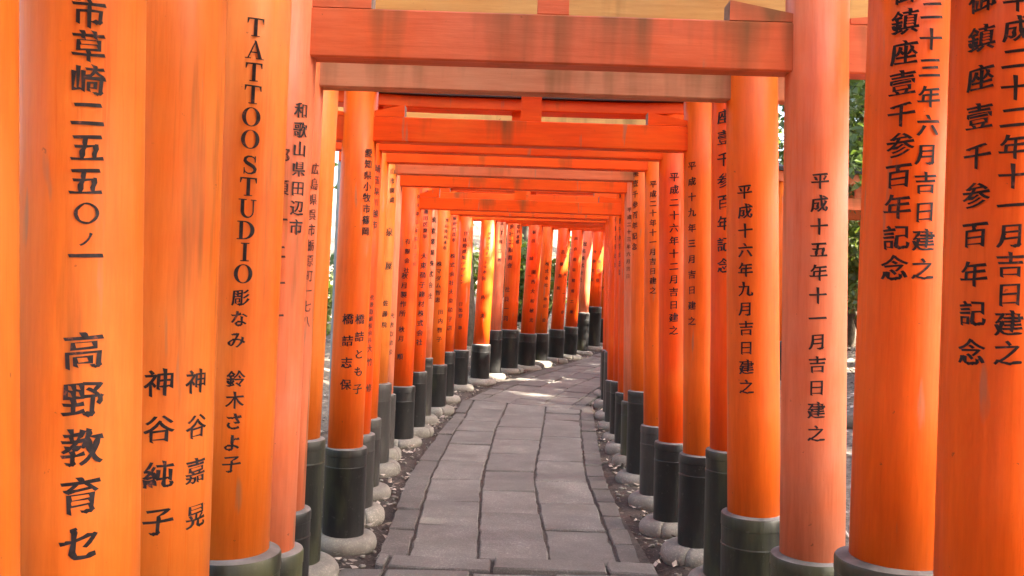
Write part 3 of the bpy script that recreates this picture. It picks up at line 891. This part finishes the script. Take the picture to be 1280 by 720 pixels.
# ------------------------------------------------------------------ trees and undergrowth
# openings in the canopy: sun flecks that reach these spots (on the gates and the ground)
FLECKS = []
def fleck(px, py, depth, rad=0.16): FLECKS.append((np.array(at(px, py, depth)), rad))
for px, py, d in ((611, 300, 12.55), (610, 330, 12.55), (609, 400, 12.55), (609, 440, 12.55), (627, 300, 13.1), (645, 305, 13.7), (644, 330, 13.7),
                  (735, 330, 16.5), (734, 370, 16.5), (733, 410, 16.5), (757, 340, 17.7), (484, 515, 6.95), (484, 545, 6.95), (620, 470, 13.0), (640, 469, 13.1)):
    fleck(px, py, d, 0.09 if d < 9 else 0.26)
for px in (610, 650, 690, 730): fleck(px, 272, 12.3, 0.2)
for px, py, d in ((662, 340, 14.2), (700, 330, 15.3), (715, 300, 15.9), (745, 330, 17.1), (680, 455, 14.6), (720, 448, 16.2), (590, 330, 11.9), (690, 262, 11.0)): fleck(px, py, d, 0.2)
SD = np.array(SUN_DIR)

nr = np.random.default_rng(5)
def leaf_cloud(name, centers, radii, count, size, mat, parent=None, clear=True, flat=0.5, keep=None):
    """leaf-sized folded faces gathered in clumps"""
    centers = np.asarray(centers, float); radii = np.asarray(radii, float)
    wts = radii ** 2.2; wts /= wts.sum()
    idx = nr.choice(len(centers), count, p=wts)
    d = nr.normal(size=(count, 3)); d /= np.linalg.norm(d, axis=1)[:, None]
    rad = nr.random(count) ** 0.45
    P = centers[idx] + d * (radii[idx] * rad)[:, None] * np.array((1, 1, 0.72))
    ok = P[:, 2] > 0.1
    # nothing grows inside the tunnel of gates
    lat = np.array([abs(lateral(p[0], p[1])) if -3 < p[0] < 9 and p[2] < 3.6 else 9 for p in P])
    ok &= lat > 1.75
    if clear:
        for q, rr in FLECKS:
            v = P - q; t = v @ SD
            dist = np.linalg.norm(v - t[:, None] * SD, axis=1)
            ok &= ~((t > 0) & (dist < rr))
    P = P[ok]; d = d[ok]; n = len(P)
    nrm = d * (1 - flat) + nr.normal(size=(n, 3)) * 0.5 + np.array((0, 0, flat))
    nrm /= np.linalg.norm(nrm, axis=1)[:, None]
    ax = np.cross(nrm, nr.normal(size=(n, 3))); ax /= np.linalg.norm(ax, axis=1)[:, None]
    bx = np.cross(nrm, ax)
    L = size * nr.uniform(0.6, 1.3, n)[:, None]; Wd = L * nr.uniform(0.24, 0.36, n)[:, None]
    fold = nrm * Wd * 0.35
    V = np.stack([P - ax * L / 2, P + bx * Wd + fold + ax * L * 0.04, P + ax * L / 2 - nrm * L * 0.12, P - bx * Wd + fold + ax * L * 0.04], 1).reshape(-1, 3)
    me = bpy.data.meshes.new(name)
    me.vertices.add(4 * n); me.vertices.foreach_set('co', V.ravel())
    me.loops.add(4 * n); me.loops.foreach_set('vertex_index', np.arange(4 * n))
    me.polygons.add(n); me.polygons.foreach_set('loop_start', np.arange(0, 4 * n, 4))
    me.update(calc_edges=True)
    return obj(name, me, mat, parent)

def tube(bm, pts, rads, seg=8):
    prev = None
    for i, p in enumerate(pts):
        p = Vector(p)
        d = (Vector(pts[min(i + 1, len(pts) - 1)]) - Vector(pts[max(i - 1, 0)])).normalized()
        u = d.orthogonal().normalized() if abs(d.z) < 0.9 else d.cross(Vector((0, 1, 0))).normalized()
        v = d.cross(u)
        ring = [bm.verts.new(p + (u * math.cos(2 * math.pi * k / seg) + v * math.sin(2 * math.pi * k / seg)) * rads[i] * (1 + 0.1 * math.sin(3 * k + i))) for k in range(seg)]
        if prev:
            for k in range(seg):
                f = bm.faces.new((prev[k], prev[(k + 1) % seg], ring[(k + 1) % seg], ring[k])); f.smooth = True
        prev = ring

tr = random.Random(21)
def tree(label, x, y, hgt, r, crown_r, crown_z, nleaf, leaf='leaf_a', size=0.2, group='trees of the surrounding wood', squash=1.0):
    z0 = ground_h(x, y)
    root = bpy.data.objects.new('tree', None); C.objects.link(root)
    root.location = (x, y, z0); tag(root, label, 'tree', group)
    bm = bmesh.new()
    lean = Vector((tr.uniform(-.06, .06), tr.uniform(-.06, .06), 0))
    pts = [Vector((0, 0, -0.3))] + [lean * (hgt * k / 6) + Vector((tr.uniform(-.05, .05), tr.uniform(-.05, .05), hgt * k / 6)) for k in range(1, 7)]
    tube(bm, pts, [r * 1.35, r, r * .92, r * .8, r * .62, r * .42, r * .15], 10)
    cc, rad = [], []
    nl = 9
    for k in range(nl):
        t = tr.uniform(0.42, 0.97); b = Vector((lean.x * hgt * t, lean.y * hgt * t, hgt * t))
        a = k * 2.4 + tr.uniform(-.4, .4); ln = crown_r * tr.uniform(.55, 1.0) * (1.15 - 0.5 * abs(t - .6))
        tip = b + Vector((math.cos(a) * ln, math.sin(a) * ln, ln * tr.uniform(.15, .6)))
        midp = b.lerp(tip, .5) + Vector((0, 0, -0.08 * ln))
        rb = r * (1.05 - t) * 0.62 + 0.012
        tube(bm, [b, midp, tip], [rb, rb * .6, rb * .22], 6)
        for q in (midp, b.lerp(tip, .78), tip):
            for _ in range(2):
                cc.append(q + Vector((tr.gauss(0, .35), tr.gauss(0, .35), tr.gauss(0.15, .3)))); rad.append(crown_r * tr.uniform(.2, .36))
    for _ in range(14):
        a, u = tr.uniform(0, 6.28), tr.random() ** .5
        cc.append(Vector((math.cos(a) * u * crown_r * .8, math.sin(a) * u * crown_r * .8, crown_z + tr.uniform(-.5, .5) * crown_r * squash))); rad.append(crown_r * tr.uniform(.22, .4))
    obj('trunk', from_bm('trunk', bm), M['bark'], root)
    cr_ = leaf_cloud('crown', [(c.x + x, c.y + y, c.z + z0) for c in cc], rad, nleaf, size, M[leaf])
    cr_.data.transform(Matrix.Translation((-x, -y, -z0))); cr_.parent = root
    return root

SIDES = ['leaning', 'straight', 'slim', 'broad-crowned', 'forked', 'tall', 'crooked', 'sturdy']
# right-hand wood: crowns that shade the gates
k = 0
ORD = ['first', 'second', 'third', 'fourth', 'fifth', 'sixth', 'seventh', 'eighth', 'ninth', 'tenth', 'eleventh', 'twelfth']
for (x, y) in ((8.0, -7.5), (8.8, -4.6), (7.8, -1.8), (8.8, 0.8), (7.9, 3.4), (8.9, 6.2), (8.2, 9.6), (9.4, 13.4), (8.6, 17.0), (12.5, 20)):
    tree('evergreen tree on the bank right of the gates, ' + ORD[k] + ' along the bank', x, y, tr.uniform(8.5, 10.5), tr.uniform(.13, .2), 2.8, 7.3, 9500 if y < 8 else (8500 if y < 12 else 6000), 'leaf_a' if k % 3 else 'leaf_b', .23)
    k += 1
for (x, y) in ((10.6, -6.0), (10.3, -3.2), (10.7, -0.5), (10.4, 2.2), (10.7, 4.8), (10.6, 8.2)):  # second rank added out of view to close sun gaps over the gates
    tree('added tall evergreen tree of the second rank, blocking sun from the right bank, ' + ORD[k - 10] + ' along it', x, y, tr.uniform(11.5, 13), tr.uniform(.16, .22), 2.6, 9.3, 9000, 'leaf_a', .25)
    k += 1
k = 0
for (x, y) in ((-5.4, -2.5), (-6.8, 1.5), (-5.2, 5.0), (-7.2, 8.5), (-4.6, 11.8), (-6.6, 15.2), (-.85, 16.4), (-4.6, 21), (0.4, 24), (4.2, 28)):
    tree('woodland tree on the left side of the gates, ' + ORD[k] + ' along the path', x, y, tr.uniform(7.5, 10), tr.uniform(.12, .22), 2.6, 6.4, 5200 if y < 8 else 2600, 'leaf_b' if k % 2 else 'leaf_a', .2)
    k += 1
for k, (x, y, cz) in enumerate(((6.4, 16.6, 3.4), (8.6, 21.0, 3.8), (5.4, 12.6, 3.2), (7.4, 19.0, 3.0))):
    tree('low-crowned young tree between the parallel gate rows, ' + ORD[k] + ' along', x, y, 5.4, .08, 1.7, cz, 6000, 'leaf_b' if k % 2 else 'leaf_a', .15)
def shrub(label, x, y, h, rr_, n, leaf='leaf_c', size=.13):
    z0 = ground_h(x, y)
    root = bpy.data.objects.new('shrub', None); C.objects.link(root); root.location = (x, y, z0)
    tag(root, label, 'shrub', 'undergrowth beside the gates')
    bm = bmesh.new(); cc, rad = [], []
    for q in range(7):
        a = q * 0.9 + tr.uniform(-.3, .3); tip = Vector((math.cos(a) * rr_ * tr.uniform(.3, .9), math.sin(a) * rr_ * tr.uniform(.3, .9), h * tr.uniform(.6, 1)))
        tube(bm, [Vector((0, 0, -.1)), tip * .5 + Vector((0, 0, .1)), tip], [.025, .016, .006], 5)
        for u in (.55, .8, 1.0):
            cc.append((x + tip.x * u, y + tip.y * u, z0 + tip.z * u)); rad.append(rr_ * tr.uniform(.28, .45))
    obj('stem', from_bm('stem', bm), M['bark'], root)
    f = leaf_cloud('foliage', cc, rad, n, size, M[leaf], clear=False, flat=.3)
    f.data.transform(Matrix.Translation((-x, -y, -z0))); f.parent = root
k = 0
for (x, y, h) in ((5.2, 11.0, 1.5), (5.0, 9.2, 0.9), (6.4, 8.6, 2.4), (6.8, 5.4, 2.2), (6.2, 2.6, 2.0), (6.3, 15.6, 3.2), (7.6, 18.5, 3.8), (5.9, 13.2, 2.4), (8.2, 15.2, 4.2)):
    shrub('glossy evergreen shrub on the right bank, ' + ORD[k] + ' along from the nearest gates', x, y, h, .9 if h < 2.4 else 1.5, 2600 if h < 2.4 else 7000, 'leaf_b' if k % 2 else 'leaf_a'); k += 1
k = 0
for (x, y, h) in ((-3.6, 3.0, 1.3), (-3.4, 6.2, 1.2), (-3.8, 9.2, 1.6), (-3.1, 12.4, 1.3), (-2.2, 15.2, 1.5), (-1.3, 17.0, 1.6), (.2, 19.2, 1.7), (1.6, 21.6, 1.8), (-5, 17, 2.2), (3.0, 24, 2.2), (-1.6, 14.2, 1.6), (.55, 17.6, 2.1)):
    shrub('leafy shrub on the left bank, ' + ORD[k] + ' along the path', x, y, h, .9, 2600, 'leaf_b' if k % 2 else 'leaf_c'); k += 1
# the wood closing in all round, far enough to read as one mass
cc, rad = [], []
for q in range(240):
    a = tr.uniform(0, 2 * math.pi); dd = tr.uniform(19, 34)
    x, y = dd * math.sin(a) * 0.9, 8 + dd * math.cos(a)
    if abs(lateral(x, y)) < 5 or (x > 7 and tr.random() < .6): continue
    cc.append((x, y, ground_h(x, y) + tr.uniform(0.3, 9))); rad.append(tr.uniform(1.4, 2.8))
w_ = leaf_cloud('distant_woodland', cc, rad, 26000, .42, M['leaf_a'], clear=True)
tag(w_, 'dense evergreen woodland closing the view beyond the trees', 'woodland', kind='stuff')

# ------------------------------------------------------------------ fallen leaves, twigs, pole
def litter():
    V, Fc = [], []
    lr = random.Random(3)
    n = 0
    while n < 20000:
        u = lr.random()
        y = lr.uniform(1, 19) if u < .75 else lr.uniform(-1, 24)
        x0 = float(np.interp(y, _cl[:, 1], _cl[:, 0]))
        side = lr.choice((-1, 1))
        x = x0 + side * (lr.uniform(.72, 1.5) if lr.random() < .3 else lr.uniform(.8, 6.0))
        la = abs(lateral(x, y))
        if la < .7: continue
        if la < .86 and lr.random() < .72: continue
        if mnoise.noise(Vector((x * 2.2, y * 2.2, 4))) < lr.uniform(-.55, .35): continue
        n += 1
        z = ground_h(x, y) + lr.uniform(0.004, 0.03)
        L = lr.uniform(.010, .034) * (1 if la < 1.6 else 1.7); W_ = L * lr.uniform(.35, .6)
        a = lr.uniform(0, 6.28); ca, sa = math.cos(a), math.sin(a)
        tz = lr.gauss(0, .35); tw = lr.gauss(0, .35); cu = lr.uniform(0.05, .5)
        o = len(V)
        for (p, q, hh) in ((-L, 0, cu * L), (0, -W_, cu * L * .3), (L, 0, cu * L), (0, W_, cu * L * .3)):
            V.append((x + p * ca - q * sa, y + p * sa + q * ca, z + hh + p * tz * .6 + q * tw))
        Fc.append((o, o + 1, o + 2, o + 3))
    return mesh('leaf_litter', V, Fc)
tag(obj('leaf_litter', litter(), M['litter']), 'dry brown and pale fallen leaves scattered along the gate bases', 'fallen leaves', kind='stuff')

def pebbles():
    bm = bmesh.new(); lr = random.Random(8)
    for _ in range(420):
        y = lr.uniform(4.2, 14); x0 = float(np.interp(y, _cl[:, 1], _cl[:, 0]))
        x = x0 + lr.choice((-1, 1)) * lr.uniform(.74, 1.15); z = ground_h(x, y)
        s = lr.uniform(.006, .02)
        m4 = Matrix.Translation((x, y, z + s * .3)) @ Matrix.Rotation(lr.uniform(0, 6), 4, 'Z') @ Matrix.Diagonal((s * lr.uniform(.8, 1.6), s, s * .7, 1))
        bmesh.ops.create_icosphere(bm, subdivisions=1, radius=1, matrix=m4)
    return from_bm('gravel', bm, True)
tag(obj('gravel', pebbles(), M['base_stone']), 'small grey gravel bits in the soil beside the paving', 'gravel', kind='stuff')

bm = bmesh.new(); pp = at(421, 330, 8.2)
tube(bm, [(0, 0, -.3), (0.0, 0, 1.0), (.01, 0, 2.2), (.02, 0, 3.05)], [.032, .032, .032, .031], 20)
lathe(bm, [(.034, 3.05), (.034, 3.08), (.02, 3.10)], 20)
po = obj('metal_pole', from_bm('metal_pole', bm), M['steel'], None, (pp.x, pp.y, ground_h(pp.x, pp.y)))
tag(po, 'grey galvanised metal pole standing behind the left posts', 'pole')
def fallen(label, p0, p1, r):
    a, b = Vector(p0), Vector(p1); bm = bmesh.new()
    pts = [a.lerp(b, t) + Vector((tr.gauss(0, .04), tr.gauss(0, .04), tr.gauss(0, .02))) for t in (0, .25, .5, .75, 1)]
    pts = [Vector((p.x, p.y, ground_h(p.x, p.y) + r * .7)) - a for p in pts]
    tube(bm, pts, [r, r * .95, r * .85, r * .7, r * .5], 8)
    for t in (1, 2, 3):
        tube(bm, [pts[t], pts[t] + Vector((tr.uniform(-.3, .3), tr.uniform(-.3, .3), .25)), pts[t] + Vector((tr.uniform(-.5, .5), tr.uniform(-.5, .5), .4))], [r * .35, r * .22, r * .1], 5)
    tag(obj('fallen_branch', from_bm('fallen_branch', bm), M['deadwood'], None, a), label, 'branch', 'dead wood on the right bank')
fallen('thick fallen branch lying across the right bank below the shrubs', (2.9, 8.2, 0), (4.6, 7.2, 0), .07)
fallen('thin fallen branch beside the thick one on the right bank', (2.9, 6.9, 0), (4.0, 7.6, 0), .035)
